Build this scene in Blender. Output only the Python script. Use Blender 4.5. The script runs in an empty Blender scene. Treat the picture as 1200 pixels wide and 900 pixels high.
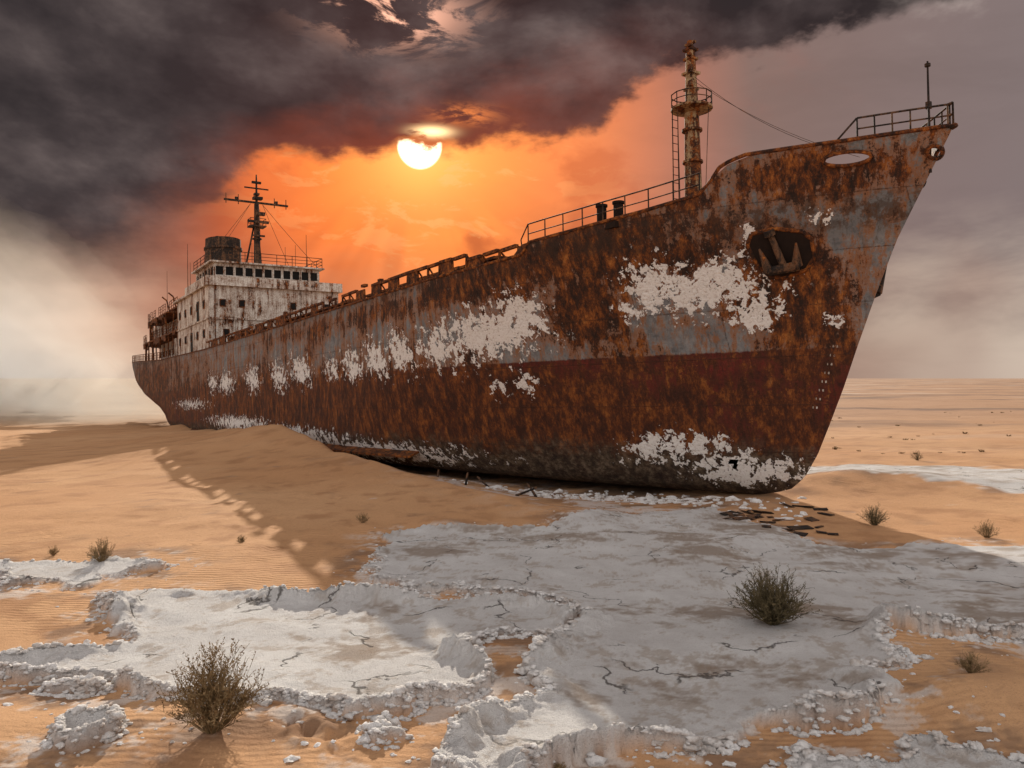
import bpy, math, random, bmesh
import numpy as np
from mathutils import Vector, Matrix
R = math.radians
rnd = random.Random(7)
F = 933.0; CAMH = 4.0
scene = bpy.context.scene

# ------------------------------------------------------------------ helpers
class NT:
    def __init__(s, tree): s.t = tree; s.t.nodes.clear()
    def n(s, typ, **kw):
        nd = s.t.nodes.new(typ)
        for k, v in kw.items(): setattr(nd, k, v)
        return nd
    def put(s, sock, v):
        if isinstance(v, bpy.types.NodeSocket): s.t.links.new(v, sock)
        else:
            if isinstance(v, (tuple, list)) and len(v) == 3 and sock.type == 'RGBA': v = (*v, 1)
            sock.default_value = v
    def m(s, op, a, b=None, c=None, clamp=False):
        nd = s.n('ShaderNodeMath', operation=op, use_clamp=clamp)
        s.put(nd.inputs[0], a)
        if b is not None: s.put(nd.inputs[1], b)
        if c is not None: s.put(nd.inputs[2], c)
        return nd.outputs[0]
    def add(s, *a):
        r = a[0]
        for b in a[1:]: r = s.m('ADD', r, b)
        return r
    def mul(s, *a):
        r = a[0]
        for b in a[1:]: r = s.m('MULTIPLY', r, b)
        return r
    def sub(s, a, b): return s.m('SUBTRACT', a, b)
    def ss(s, x, a, b):
        nd = s.n('ShaderNodeMapRange', interpolation_type='SMOOTHSTEP')
        s.put(nd.inputs[0], x); nd.inputs[1].default_value = a; nd.inputs[2].default_value = b
        return nd.outputs[0]
    def lin(s, x, a, b, c=0., d=1.):
        nd = s.n('ShaderNodeMapRange'); s.put(nd.inputs[0], x)
        for i, v in enumerate((a, b, c, d)): nd.inputs[i+1].default_value = v
        return nd.outputs[0]
    def mix(s, f, a, b, mode='MIX'):
        nd = s.n('ShaderNodeMix', data_type='RGBA', blend_type=mode)
        s.put(nd.inputs[0], f); s.put(nd.inputs[6], a); s.put(nd.inputs[7], b)
        return nd.outputs[2]
    def ramp(s, f, stops, interp='LINEAR'):
        nd = s.n('ShaderNodeValToRGB'); cr = nd.color_ramp; cr.interpolation = interp
        while len(cr.elements) > 1: cr.elements.remove(cr.elements[-1])
        for i, (p, c) in enumerate(stops):
            e = cr.elements[0] if i == 0 else cr.elements.new(p)
            e.position = p; e.color = (*c, 1) if isinstance(c, (tuple, list)) else (c, c, c, 1)
        s.put(nd.inputs[0], f); return nd.outputs[0]
    def noise(s, vec, scale, detail=6, rough=.55, dist=0.):
        nd = s.n('ShaderNodeTexNoise'); s.put(nd.inputs['Vector'], vec)
        nd.inputs['Scale'].default_value = scale; nd.inputs['Detail'].default_value = detail
        nd.inputs['Roughness'].default_value = rough; nd.inputs['Distortion'].default_value = dist
        return nd.outputs[0]
    def voro(s, vec, scale, feature='F1'):
        nd = s.n('ShaderNodeTexVoronoi', feature=feature); s.put(nd.inputs['Vector'], vec)
        nd.inputs['Scale'].default_value = scale; return nd.outputs['Distance']
    def vmul(s, v, xyz):
        nd = s.n('ShaderNodeVectorMath', operation='MULTIPLY'); s.put(nd.inputs[0], v); nd.inputs[1].default_value = xyz
        return nd.outputs[0]
    def vadd(s, v, xyz):
        nd = s.n('ShaderNodeVectorMath', operation='ADD'); s.put(nd.inputs[0], v); s.put(nd.inputs[1], xyz)
        return nd.outputs[0]
    def sep(s, v):
        nd = s.n('ShaderNodeSeparateXYZ'); s.put(nd.inputs[0], v); return nd.outputs
    def comb(s, x, y, z):
        nd = s.n('ShaderNodeCombineXYZ')
        s.put(nd.inputs[0], x); s.put(nd.inputs[1], y); s.put(nd.inputs[2], z); return nd.outputs[0]
    def attr(s, name):
        return s.n('ShaderNodeAttribute', attribute_name=name).outputs['Fac']
    def bump(s, h, strength=.5, dist=.05, nrm=None):
        nd = s.n('ShaderNodeBump'); nd.inputs['Strength'].default_value = strength
        nd.inputs['Distance'].default_value = dist; s.put(nd.inputs['Height'], h)
        if nrm is not None: s.put(nd.inputs['Normal'], nrm)
        return nd.outputs[0]
    def bsdf(s, col, rough=.8, nrm=None, metal=0., spec=.3):
        b = s.n('ShaderNodeBsdfPrincipled'); s.put(b.inputs['Base Color'], col); s.put(b.inputs['Roughness'], rough)
        b.inputs['Metallic'].default_value = metal; b.inputs['Specular IOR Level'].default_value = spec
        if nrm is not None: s.put(b.inputs['Normal'], nrm)
        o = s.n('ShaderNodeOutputMaterial'); s.t.links.new(b.outputs[0], o.inputs[0]); return b

def newmat(name):
    m = bpy.data.materials.new(name); m.use_nodes = True
    return m, NT(m.node_tree)

class MB:
    def __init__(s): s.v = []; s.f = []
    def box(s, c, size, rot=None):
        i = len(s.v); hx, hy, hz = [d/2 for d in size]
        for z in (-hz, hz):
            for x, y in ((-hx, -hy), (hx, -hy), (hx, hy), (-hx, hy)):
                p = Vector((x, y, z))
                if rot is not None: p = rot @ p
                s.v.append(tuple(p+Vector(c)))
        s.f += [(i, i+3, i+2, i+1), (i+4, i+5, i+6, i+7), (i, i+1, i+5, i+4), (i+1, i+2, i+6, i+5), (i+2, i+3, i+7, i+6), (i+3, i, i+4, i+7)]
    def bb(s, x0, x1, y0, y1, z0, z1):
        s.box(((x0+x1)/2, (y0+y1)/2, (z0+z1)/2), (abs(x1-x0), abs(y1-y0), abs(z1-z0)))
    def cyl(s, p0, p1, r0, r1=None, n=8, caps=True):
        r1 = r0 if r1 is None else r1
        p0 = Vector(p0); p1 = Vector(p1); d = (p1-p0)
        if d.length < 1e-6: return
        d.normalize(); a = d.orthogonal().normalized(); b = d.cross(a); i = len(s.v)
        for p, r in ((p0, r0), (p1, r1)):
            for k in range(n):
                t = 2*math.pi*k/n; s.v.append(tuple(p+a*(r*math.cos(t))+b*(r*math.sin(t))))
        for k in range(n):
            k2 = (k+1) % n; s.f.append((i+k, i+k2, i+n+k2, i+n+k))
        if caps: s.f.append(tuple(i+n-1-k for k in range(n))); s.f.append(tuple(i+n+k for k in range(n)))
    def tube(s, pts, r, n=6):
        for a, b in zip(pts[:-1], pts[1:]): s.cyl(a, b, r, r, n)
    def obj(s, name, mat, parent=None, smooth=False):
        me = bpy.data.meshes.new(name); me.from_pydata(s.v, [], s.f); me.update()
        o = bpy.data.objects.new(name, me); scene.collection.objects.link(o)
        me.materials.append(mat)
        if smooth: me.polygons.foreach_set('use_smooth', [True]*len(me.polygons))
        if parent: o.parent = parent
        return o

def _h(ix, iy, seed):
    n = (ix*374761393 + iy*668265263 + seed*144269) & 0xffffffff
    n = ((n ^ (n >> 13))*1274126177) & 0xffffffff
    n = n ^ (n >> 16)
    return n/4294967295.0
def vnoise(x, y, seed=0):
    x = np.asarray(x, float); y = np.asarray(y, float)
    ix = np.floor(x).astype(np.int64); iy = np.floor(y).astype(np.int64)
    fx = x-ix; fy = y-iy
    fx = fx*fx*fx*(fx*(fx*6-15)+10); fy = fy*fy*fy*(fy*(fy*6-15)+10)
    a = _h(ix, iy, seed); b = _h(ix+1, iy, seed); c = _h(ix, iy+1, seed); d = _h(ix+1, iy+1, seed)
    return (a+(b-a)*fx)*(1-fy)+(c+(d-c)*fx)*fy - .5
def fbm(x, y, octv=4, seed=0, gain=.5):
    r = 0; a = 1.
    for o in range(octv):
        c, s_ = math.cos(.6*o), math.sin(.6*o)
        r = r+a*vnoise((x*c-y*s_)*2**o+17.3*o, (x*s_+y*c)*2**o-9.1*o, seed+o); a *= gain
    return r
def sstep(x, a, b):
    t = np.clip((x-a)/(b-a), 0, 1); return t*t*(3-2*t)
def cells(x, y, seed):
    """rounded cauliflower bumps"""
    ix = np.floor(x).astype(np.int64); iy = np.floor(y).astype(np.int64); best = np.full(np.shape(x), 9.)
    for i in (-1, 0, 1):
        for j in (-1, 0, 1):
            px = ix+i+.15+.7*_h(ix+i, iy+j, seed); py = iy+j+.15+.7*_h(ix+i, iy+j, seed+1)
            best = np.minimum(best, (x-px)**2+(y-py)**2)
    return np.sqrt(np.clip(1-best*1.3, 0, 1))

def survey(px, py, z=0.):
    """ground plan position from a bearing / depression reading"""
    Y = (CAMH-z)*F/(py-443.0)
    return ((px-600.0)/F*Y, Y)

# ------------------------------------------------------------------ ship frame
S0 = (8.8, 27.0)
D = (-.541, .841); Nn = (-.841, -.541)
HALF = 6.5
ship = bpy.data.objects.new('cargo_ship', None); scene.collection.objects.link(ship)
ship.matrix_world = Matrix.Translation((8.8, 27.0, 0.0)) @ Matrix.Rotation(math.atan2(-.841, .541), 4, 'Z') @ Matrix.Rotation(-math.atan(.0306), 4, 'Y')

# ------------------------------------------------------------------ terrain
def poly_sdf(X, Y, poly):
    P = np.array(poly); x0, y0 = P.min(0)-1.5; x1, y1 = P.max(0)+1.5
    out = np.full(X.shape, -1.5)
    idx = np.where((X > x0) & (X < x1) & (Y > y0) & (Y < y1))
    if len(idx[0]) == 0: return out
    x = X[idx]; y = Y[idx]; d = np.full(x.shape, 1e9); ins = np.zeros(x.shape, bool)
    for i in range(len(P)):
        ax, ay = P[i]; bx, by = P[(i+1) % len(P)]
        ex, ey = bx-ax, by-ay; t = np.clip(((x-ax)*ex+(y-ay)*ey)/(ex*ex+ey*ey+1e-9), 0, 1)
        d = np.minimum(d, (x-ax-t*ex)**2+(y-ay-t*ey)**2)
        c = ((ay > y) != (by > y)); ins ^= c & (x < (bx-ax)*(y-ay)/(by-ay+1e-12)+ax)
    d = np.sqrt(d); out[idx] = np.where(ins, d, -d); return np.maximum(out, -1.5)

SALT = [
 [(-60,790),(60,775),(150,752),(118,724),(112,704),(180,694),(300,702),(420,708),(520,710),(640,712),(668,724),(640,746),(560,752),(535,772),(578,794),(560,814),(500,820),(470,838),(420,840),(330,820),(260,830),(150,818),(120,796),(-60,800)],
 [(-60,692),(90,686),(120,674),(205,668),(160,658),(60,664),(-60,666)],
 [(450,630),(520,620),(640,618),(700,600),(840,592),(900,614),(960,642),(1080,638),(1300,642),(1300,756),(1130,748),(1040,740),(1060,770),(1000,796),(1050,820),(1010,852),(900,854),(840,876),(700,884),(620,915),(620,970),(540,970),(525,895),(545,855),(640,816),(600,788),(680,746),(700,726),(600,704),(480,697),(440,662)],
 [(50,886),(75,868),(130,860),(120,874),(80,890)],
 [(850,880),(960,862),(1100,872),(1300,880),(1300,960),(850,960)],
 [(935,546),(1060,545),(1400,552),(1400,580),(1190,578),(1080,570),(940,562)],
 [(80,822),(60,810),(120,802),(130,814)],
 [(420,866),(450,854),(465,866),(440,876)],
]
SALTG = [[survey(*p) for p in poly] for poly in SALT]
RIDGE = [(-46,98,.0),(-30,70,.3),(-20,56,1.1),(-13.3,46,2.0),(-10.6,42,1.45),(-8.6,38,.95),(-4,31,.6),(0,25.4,.3),(3,21,.0)]

def salt_d(X, Y):
    d = np.full(X.shape, -1.5); low = np.zeros(X.shape)
    for i, P in enumerate(SALTG):
        di = poly_sdf(X, Y, P)
        if i == 4: di = di-.55+fbm(X*1.3, Y*1.3, 5, 91, .6)*1.5
        low = np.where(di > d, {4: 1., 5: 1., 3: .7, 6: .7, 7: .7}.get(i, 0.), low); d = np.maximum(d, di)
    near = np.clip(Y/14., .5, 1.6)
    return d + near*(fbm(X*1.1, Y*1.1, 5, 11, .64)*.40) + .13*(cells(X*4.5, Y*4.5, 5)-.5)+.06*(cells(X*11, Y*11, 15)-.5), low

FOOT = []
for k in range(18):
    px, py = rnd.uniform(40, 480), rnd.uniform(605, 650); FOOT.append(survey(px, py))
for k in range(9):
    FOOT.append(survey(330+k*9+rnd.uniform(-8, 8), 845+k*4+rnd.uniform(-8, 8)))

def terrain(X, Y, full=False):
    X = np.asarray(X, float); Y = np.asarray(Y, float)
    rx, ry = X-S0[0], Y-S0[1]; s = rx*D[0]+ry*D[1]; lat = rx*Nn[0]+ry*Nn[1]
    base = -.021*np.clip(s, 0, 115)*np.exp(-(lat/55.)**2)*(1-sstep(s, 130, 260))
    base = base-.34*np.exp(-((lat-1)/5.6)**4)*sstep(s, -1, 5)*(1-sstep(s, 100, 110))
    Z = base
    best = np.full(X.shape, 1e9); hh = np.zeros(X.shape); side = np.zeros(X.shape)
    for (ax, ay, ah), (bx, by, bh) in zip(RIDGE[:-1], RIDGE[1:]):
        ex, ey = bx-ax, by-ay; t = np.clip(((X-ax)*ex+(Y-ay)*ey)/(ex*ex+ey*ey), 0, 1)
        dx, dy = X-ax-t*ex, Y-ay-t*ey; dd = np.hypot(dx, dy); cr = ex*dy-ey*dx
        k = dd < best; best = np.where(k, dd, best); hh = np.where(k, ah+(bh-ah)*t, hh); side = np.where(k, cr, side)
    wob = 1+.3*fbm(X*.12, Y*.12, 2, 3)
    sg = np.where(side > 0, 1.2, 6.8*wob)
    Z = Z+hh*np.exp(-(np.sqrt(best**2+.02)-.14)/sg)
    r = np.hypot(X, Y)
    Z = Z+.26*fbm(X*.09, Y*.09, 3, 21)*sstep(r, 6, 30)+.12*fbm(X*.5, Y*.5, 4, 22)
    Z = Z+1.2*np.clip(fbm(X*.20+3, Y*.20, 3, 33)+.16, 0, 1)*np.exp(-((lat-6.5)/1.7)**2)*sstep(s, 9, 15)*(1-sstep(s, 102, 112))
    Z = Z+.30*np.exp(-(((X-6.3)/1.5)**2+((Y-9.7)/.7)**2))
    Z = Z+.45*np.exp(-(((X-13.5)/4.)**2+((Y-30)/2.0)**2))
    Z = Z+.5*fbm(X*.02, Y*.02, 4, 40)*sstep(r, 60, 160)*(1-sstep(r, 900, 1800))
    Z = Z+.25*np.exp(-(((X+7.5)/3.)**2+((Y-8.6)/1.2)**2))
    for fx, fy in FOOT:
        q = ((X-fx)/.10)**2+((Y-fy)/.14)**2
        Z = Z-.05*np.exp(-q)+.02*np.exp(-((np.sqrt(q)-1.9)**2)*3)
    d, low = salt_d(X, Y)
    th = np.clip(1.2-(Y-9)/14., .2, 1.0)*(1-.72*low)
    step = sstep(d, 0, .09)
    lump = .46*cells(X*3.2+fbm(X*2, Y*2, 2, 4), Y*3.2, 61)+.44*cells(X*7, Y*7, 62)+.34*cells(X*14, Y*14, 64)
    rim = np.exp(-(np.clip(d-.08, 0, 9)/.24)**2)
    vari = np.clip(.60+1.7*fbm(X*.8, Y*.8, 2, 77), .10, 1.5)
    fl = .5*cells(X*1.7+fbm(X, Y, 2, 14), Y*2.4, 66)*np.clip(2.2*fbm(X*.5, Y*.5, 3, 79), 0, 1)
    isl = step*th*(.045+rim*(.015+.19*lump)*vari+.018*lump+.04*fl+.03*fbm(X*1.2, Y*1.2, 3, 71))
    isl = np.where(Y > 29, step*.03, isl)
    Z = Z+isl
    if full: return Z, step, d, lat, s
    return Z

def tz(x, y): return float(terrain(np.array([x]), np.array([y]))[0])

def axis_x():
    a = list(np.arange(0, 7.2, .03)); st = .03
    while a[-1] < 7000: st *= 1.035; a.append(a[-1]+st)
    a = np.array(a); return np.concatenate([-a[:0:-1], a])
def axis_y():
    a = [7.4]
    while a[-1] < 7000: a.append(a[-1]*(1.0033 if a[-1] < 15 else 1.006 if a[-1] < 60 else 1.0085))
    b = [7.4-.3]; st = .3
    while b[-1] > -400: st *= 1.25; b.append(b[-1]-st)
    return np.concatenate([np.array(b)[::-1], np.array(a)])
gx, gy = axis_x(), axis_y(); nx, ny = len(gx), len(gy)
GX, GY = np.meshgrid(gx, gy)
GZ, GS, GD, GLAT, GSS = terrain(GX, GY, True)
co = np.stack([GX, GY, GZ], -1).reshape(-1, 3).astype(np.float32)
me = bpy.data.meshes.new('ground')
me.vertices.add(nx*ny); me.vertices.foreach_set('co', co.ravel())
i = np.arange((nx-1)*(ny-1)); r_, c_ = i//(nx-1), i % (nx-1); v0 = r_*nx+c_
faces = np.stack([v0, v0+1, v0+nx+1, v0+nx], -1).astype(np.int32)
me.loops.add(faces.size); me.loops.foreach_set('vertex_index', faces.ravel())
me.polygons.add(len(faces)); me.polygons.foreach_set('loop_start', np.arange(0, faces.size, 4, dtype=np.int32))
me.polygons.foreach_set('use_smooth', np.ones(len(faces), bool))
me.update(calc_edges=True)
def setattr_f(m, name, arr):
    at = m.attributes.new(name, 'FLOAT', 'POINT'); at.data.foreach_set('value', np.ascontiguousarray(arr).ravel().astype(np.float32))
def lerp3(c, c2, f): return c+(np.array(c2)-c)*f[..., None]
# ground colouring per vertex: minerals, plus painted hull shade and cloud dimming
sand = np.empty(GX.shape+(3,)); sand[:] = (.55, .295, .145)
sand = lerp3(sand, (.64, .375, .20), np.clip(.5+fbm(GX*.12, GY*.12, 4, 101), 0, 1))
sand = lerp3(sand, (.40, .205, .10), .7*sstep(fbm(GX*1.1, GY*1.1, 5, 102, .6), .0, .6))
nearsalt = sstep(GD, -1.48, -.3)
sand = lerp3(sand, (.24, .15, .10), .75*sstep(fbm(GX*.7, GY*.7, 6, 103, .65), .0, .35)*nearsalt)
sand = lerp3(sand, (.70, .63, .58), .80*sstep(fbm(GX*2.0, GY*2.0, 6, 104, .7), .10, .40)*sstep(GD, -1.0, -.1))
hull_shade = np.exp(-(GLAT/6.2)**4)*sstep(GSS, -2, 2)*(1-sstep(GSS, 60, 90))  # shade beneath the hull, painted into the ground colour
sand = lerp3(sand, (.10, .07, .05), .8*hull_shade*sstep(fbm(GX*.8, GY*.8, 5, 105), -.3, .2))
fan = np.exp(-((GLAT-5.2)/2.6)**2)*sstep(GSS, -3, 1)*(1-sstep(GSS, 12, 18))
sand = lerp3(sand, (.66, .60, .57), .85*fan*sstep(fbm(GX*1.2, GY*1.2, 6, 106, .68), .02, .32))
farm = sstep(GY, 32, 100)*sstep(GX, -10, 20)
sand = lerp3(sand, (.36, .225, .15), .7*farm)  # cloud shade on the far plain, darkened into its colour
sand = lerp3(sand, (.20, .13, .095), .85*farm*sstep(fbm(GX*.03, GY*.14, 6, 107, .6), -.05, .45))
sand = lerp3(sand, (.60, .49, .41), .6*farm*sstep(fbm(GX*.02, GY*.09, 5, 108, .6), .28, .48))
sc = np.empty(GX.shape+(3,)); sc[:] = (.90, .88, .87)
sc = lerp3(sc, (.78, .75, .735), np.clip(.5+fbm(GX*1.3, GY*1.3, 6, 109, .65), 0, 1))
inner = sstep(GD, .05, .4)
sc = lerp3(sc, (.52, .42, .34), .60*inner*sstep(fbm(GX*2.4, GY*2.4, 6, 110, .78), .15, .55))
sc = lerp3(sc, (.38, .28, .21), .80*inner*sstep(fbm(GX*.45, GY*.6, 7, 111, .74)+.18*sstep(GX, 0, 6), .20, .64))
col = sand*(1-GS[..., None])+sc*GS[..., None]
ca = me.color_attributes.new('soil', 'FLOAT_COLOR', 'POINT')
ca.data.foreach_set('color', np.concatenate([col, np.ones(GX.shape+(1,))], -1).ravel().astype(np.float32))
setattr_f(me, 'salt', GS)
setattr_f(me, 'ripple', sstep(fbm(GX*.22, GY*.22, 3, 112), -.1, .3)*(1-GS))
ground = bpy.data.objects.new('ground', me); scene.collection.objects.link(ground)

gm, t = newmat('desert_ground')
P = t.n('ShaderNodeNewGeometry').outputs['Position']
salt = t.attr('salt')
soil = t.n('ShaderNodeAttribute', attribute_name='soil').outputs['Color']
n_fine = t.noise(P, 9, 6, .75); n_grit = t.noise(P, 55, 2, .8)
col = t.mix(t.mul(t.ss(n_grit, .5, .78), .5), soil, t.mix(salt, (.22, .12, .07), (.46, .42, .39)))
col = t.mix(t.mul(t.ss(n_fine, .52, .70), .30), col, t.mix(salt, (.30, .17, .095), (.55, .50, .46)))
wv = t.n('ShaderNodeTexNoise'); t.put(wv.inputs['Vector'], P); wv.inputs['Scale'].default_value = 1.9; wv.inputs['Detail'].default_value = 5
Pw = t.vadd(P, t.vmul(wv.outputs['Color'], (1.2, 1.2, 0)))
cr = t.voro(t.vmul(Pw, (1, 1, 0)), .42, 'DISTANCE_TO_EDGE')
crack = t.mul(t.sub(1., t.ss(cr, .002, .012)), t.ss(t.noise(P, .8, 1), .48, .56), salt)
col = t.mix(t.mul(crack, .8), col, (.09, .075, .065))
rw = t.n('ShaderNodeTexWave', wave_type='BANDS', bands_direction='Y')
t.put(rw.inputs['Vector'], P)
rw.inputs['Scale'].default_value = 2.4; rw.inputs['Distortion'].default_value = 6.; rw.inputs['Detail'].default_value = 2.; rw.inputs['Detail Scale'].default_value = .5
hgt = t.add(t.mul(rw.outputs['Fac'], t.attr('ripple'), .42), t.mul(n_fine, 1.1), t.mul(n_grit, .25), t.mul(salt, t.add(t.mul(n_fine, .9), t.mul(crack, -1.5), t.mul(t.m('ABSOLUTE', t.sub(t.noise(P, 24, 3, .7), .5)), 3.4))))
t.bsdf(col, .92, t.bump(hgt, .9, .045), spec=.15)
me.materials.append(gm)

salt_m, t = newmat('salt_crystal')
P = t.n('ShaderNodeNewGeometry').outputs['Position']
c = t.mix(t.ss(t.noise(P, 3, 4, .7), .42, .68), (.90, .88, .87), (.62, .55, .50))
t.bsdf(c, .85, t.bump(t.noise(P, 35, 3, .8), 1., .04), spec=.25)
bm = bmesh.new(); bmesh.ops.create_icosphere(bm, subdivisions=2, radius=1); bm.verts.ensure_lookup_table()
ICV = np.array([v.co[:] for v in bm.verts]); ICF = np.array([[v.index for v in f.verts] for f in bm.faces]); bm.free()
def blobs(name, mat, pos, rad, seed=1, flat=.75, smooth=False):
    rg = np.random.default_rng(seed); V = []; Fc = []; k = 0
    for (x, y, z), r in zip(pos, rad):
        j = 1+.75*(rg.random(len(ICV))-.5)[:, None]
        sc = np.array([rg.uniform(.7, 1.8), rg.uniform(.7, 1.6), rg.uniform(.5, 1.1)*flat])
        V.append(ICV*j*sc*r+np.array([x, y, z])); Fc.append(ICF+k); k += len(ICV)
    V = np.concatenate(V); Fc = np.concatenate(Fc).astype(np.int32)
    m = bpy.data.meshes.new(name); m.vertices.add(len(V)); m.vertices.foreach_set('co', V.astype(np.float32).ravel())
    m.loops.add(Fc.size); m.loops.foreach_set('vertex_index', Fc.ravel()); m.polygons.add(len(Fc))
    m.polygons.foreach_set('loop_start', np.arange(0, Fc.size, 3, dtype=np.int32)); m.polygons.foreach_set('use_smooth', np.full(len(Fc), smooth)); m.update(calc_edges=True)
    m.materials.append(mat); o = bpy.data.objects.new(name, m); scene.collection.objects.link(o); return o
rg = np.random.default_rng(5)
sel = (GD > -.06) & (GD < .13) & (GY > 7.8) & (GY < 18) & (np.abs(GX) < GY*.72)
xs_, ys_, zs_ = GX[sel], GY[sel], GZ[sel]
area = np.gradient(gx)[None, :]*np.gradient(gy)[:, None]; pr = (area[sel]*np.clip(1.6*vnoise(xs_*1.1, ys_*1.1, 8)+.5, 0.03, 1)); pr /= pr.sum()
idx = rg.choice(len(xs_), 9000, replace=True, p=pr)
rad = rg.uniform(.012, .036, len(idx))*np.where(rg.random(len(idx)) < .12, 1.7, 1.)*np.clip(1.15-(ys_[idx]-9)/14, .5, 1)
blobs('salt_crust_nodules', salt_m, [(xs_[k]+rg.uniform(-.02, .02), ys_[k]+rg.uniform(-.02, .02), zs_[k]+rad[j]*rg.uniform(-.3, .4)) for j, k in enumerate(idx)], rad, 1, .85, True)
pos = []; rad = []
for k in range(620):
    px = rg.uniform(-40, 1240); py = 600+300*rg.random()
    x, y = survey(px, py)
    d = salt_d(np.array([x]), np.array([y]))[0][0]
    if -.9 < d < .0: pos.append((x, y, tz(x, y))); rad.append(rg.uniform(.008, .028)*(2.2 if rg.random() < .12 else 1))
for k in range(420):   # heap beneath the forefoot
    s = rg.normal(4.5, 3.0); l = rg.normal(1.6, .7)+.30*abs(s)
    x, y = S0[0]+D[0]*s+Nn[0]*l, S0[1]+D[1]*s+Nn[1]*l
    pos.append((x, y, tz(x, y)+.0)); rad.append(rg.uniform(.025, .09)*(2.4 if rg.random() < .10 else 1))
blobs('salt_rubble', salt_m, pos, rad, 3)

# ------------------------------------------------------------------ hull
def xs(z): return np.interp(z, [0, .25, .72, 1.5, 2.4, 3.6, 4.83, 6.4, 7.9, 9.6, 10.75], [-.5, .75, 1.35, 1.87, 2.3, 2.85, 3.35, 4.02, 4.72, 5.75, 6.45])
def xe(z): return np.interp(z, [0, 2.2, 3.2, 4.6, 6, 8.3, 10], [-98, -98.5, -101, -106, -109, -110.6, -111.2])
SH = ([-6.5, -4.2, -1.8, -1.15, -.75, -.4, 1.5, 3.9, 6, 6.25, 8.8, 17.5, 57, 80, 99, 111], [10.72, 10.66, 10.66, 10.47, 10.02, 9.72, 9.46, 9.24, 9.1, 8.74, 8.62, 8.55, 8.3, 8.5, 9.2, 9.6])
def ztop(x): return np.interp(-x, *SH)
def halfw(x, z):
    q = np.maximum(xs(z)-x, 0); L = np.interp(z, [0, 4.85, 9, 10.7], [30, 22, 18, 18]); p = np.interp(z, [0, 4.85, 9], [2.0, 2.0, 2.2])
    fe = 1-(1-np.clip(q/L, 0, 1))**p
    r = np.maximum(x-xe(z), 0); Lr = np.interp(z, [0, 3, 4.85, 7, 9], [30, 24, 16, 10, 8]); e = np.interp(z, [0, 4, 8], [1., .8, .5])
    fr = (1-(1-np.clip(r/Lr, 0, 1))**2)**e
    Rb = 1.9; zz = np.clip(z, 0, Rb); bil = 1-(Rb-np.sqrt(Rb*Rb-(Rb-zz)**2))/HALF
    return np.maximum(HALF*fe*fr*bil, .0)

nb = 150
tt = np.concatenate([np.linspace(0, 8.0, nb), np.arange(8.35, 113.4, .38)]); tt = tt/tt[-1]
vv = np.concatenate([np.linspace(0, .22, 16)[:-1], np.linspace(.22, .88, 34)[:-1], np.linspace(.88, 1, 34)])
Vt, Tt = np.meshgrid(vv, tt, indexing='ij')
XD = xs(9.8)+(xe(9.5)-xs(9.8))*Tt
Zt = Vt*ztop(XD+.5*(1-np.clip(Tt*14, 0, 1)))
XX = xs(Zt)+(xe(Zt)-xs(Zt))*Tt
WW = halfw(XX, Zt)
ripple = .06*fbm(XX*.9, Zt*.9, 3, 5)*np.clip(WW/1.5, 0, 1)+.022*np.cos(XX*2*math.pi/.76)*np.clip(WW/2, 0, 1)*(vnoise(XX*.2, Zt*.3, 9)+.5)
WW = np.maximum(WW+ripple, 0)
nj, ni = XX.shape
V = []; Fc = []; HOL = [(4.15, 10.19, .50, .15), (5.95, 10.1, .13, .13), (-.75, 1.12, .16, .12)]
holes = lambda x, z: any(((x-a)/c)**2+((z-b)/d)**2 < 1 for a, b, c, d in HOL)
for sgn in (-1, 1):
    off = len(V)
    V += [(float(XX[j, i]), float(sgn*WW[j, i]), float(Zt[j, i])) for j in range(nj) for i in range(ni)]
    V += [(float(XX[0, i]), 0., 0.) for i in range(ni)]
    for j in range(nj-1):
        for i in range(ni-1):
            cx = (XX[j, i]+XX[j, i+1])/2; cz = (Zt[j, i]+Zt[j+1, i])/2
            if holes(cx, cz): continue
            a = off+j*ni+i; f = (a, a+1, a+ni+1, a+ni)
            Fc.append(f if sgn > 0 else f[::-1])
    for i in range(ni-1):
        a = off+i; b = off+nj*ni+i; f = (a, b, b+1, a+1); Fc.append(f if sgn > 0 else f[::-1])
hm = bpy.data.meshes.new('hull'); hm.from_pydata(V, [], Fc); hm.update()
hm.polygons.foreach_set('use_smooth', [True]*len(hm.polygons))
hull = bpy.data.objects.new('hull', hm); scene.collection.objects.link(hull); hull.parent = ship
Va = np.array(V); hs, hz_ = -Va[:, 0], Va[:, 2]
def zone(lst):
    o = np.zeros(len(hs))
    for s0, z0, rs, rz, a, sh in lst:
        u = (hs-s0-(hz_-z0)*sh)/rs; w = (hz_-z0)/rz
        o = np.maximum(o, a*np.exp(-(u*u+w*w)**1.0))
    return o
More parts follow.
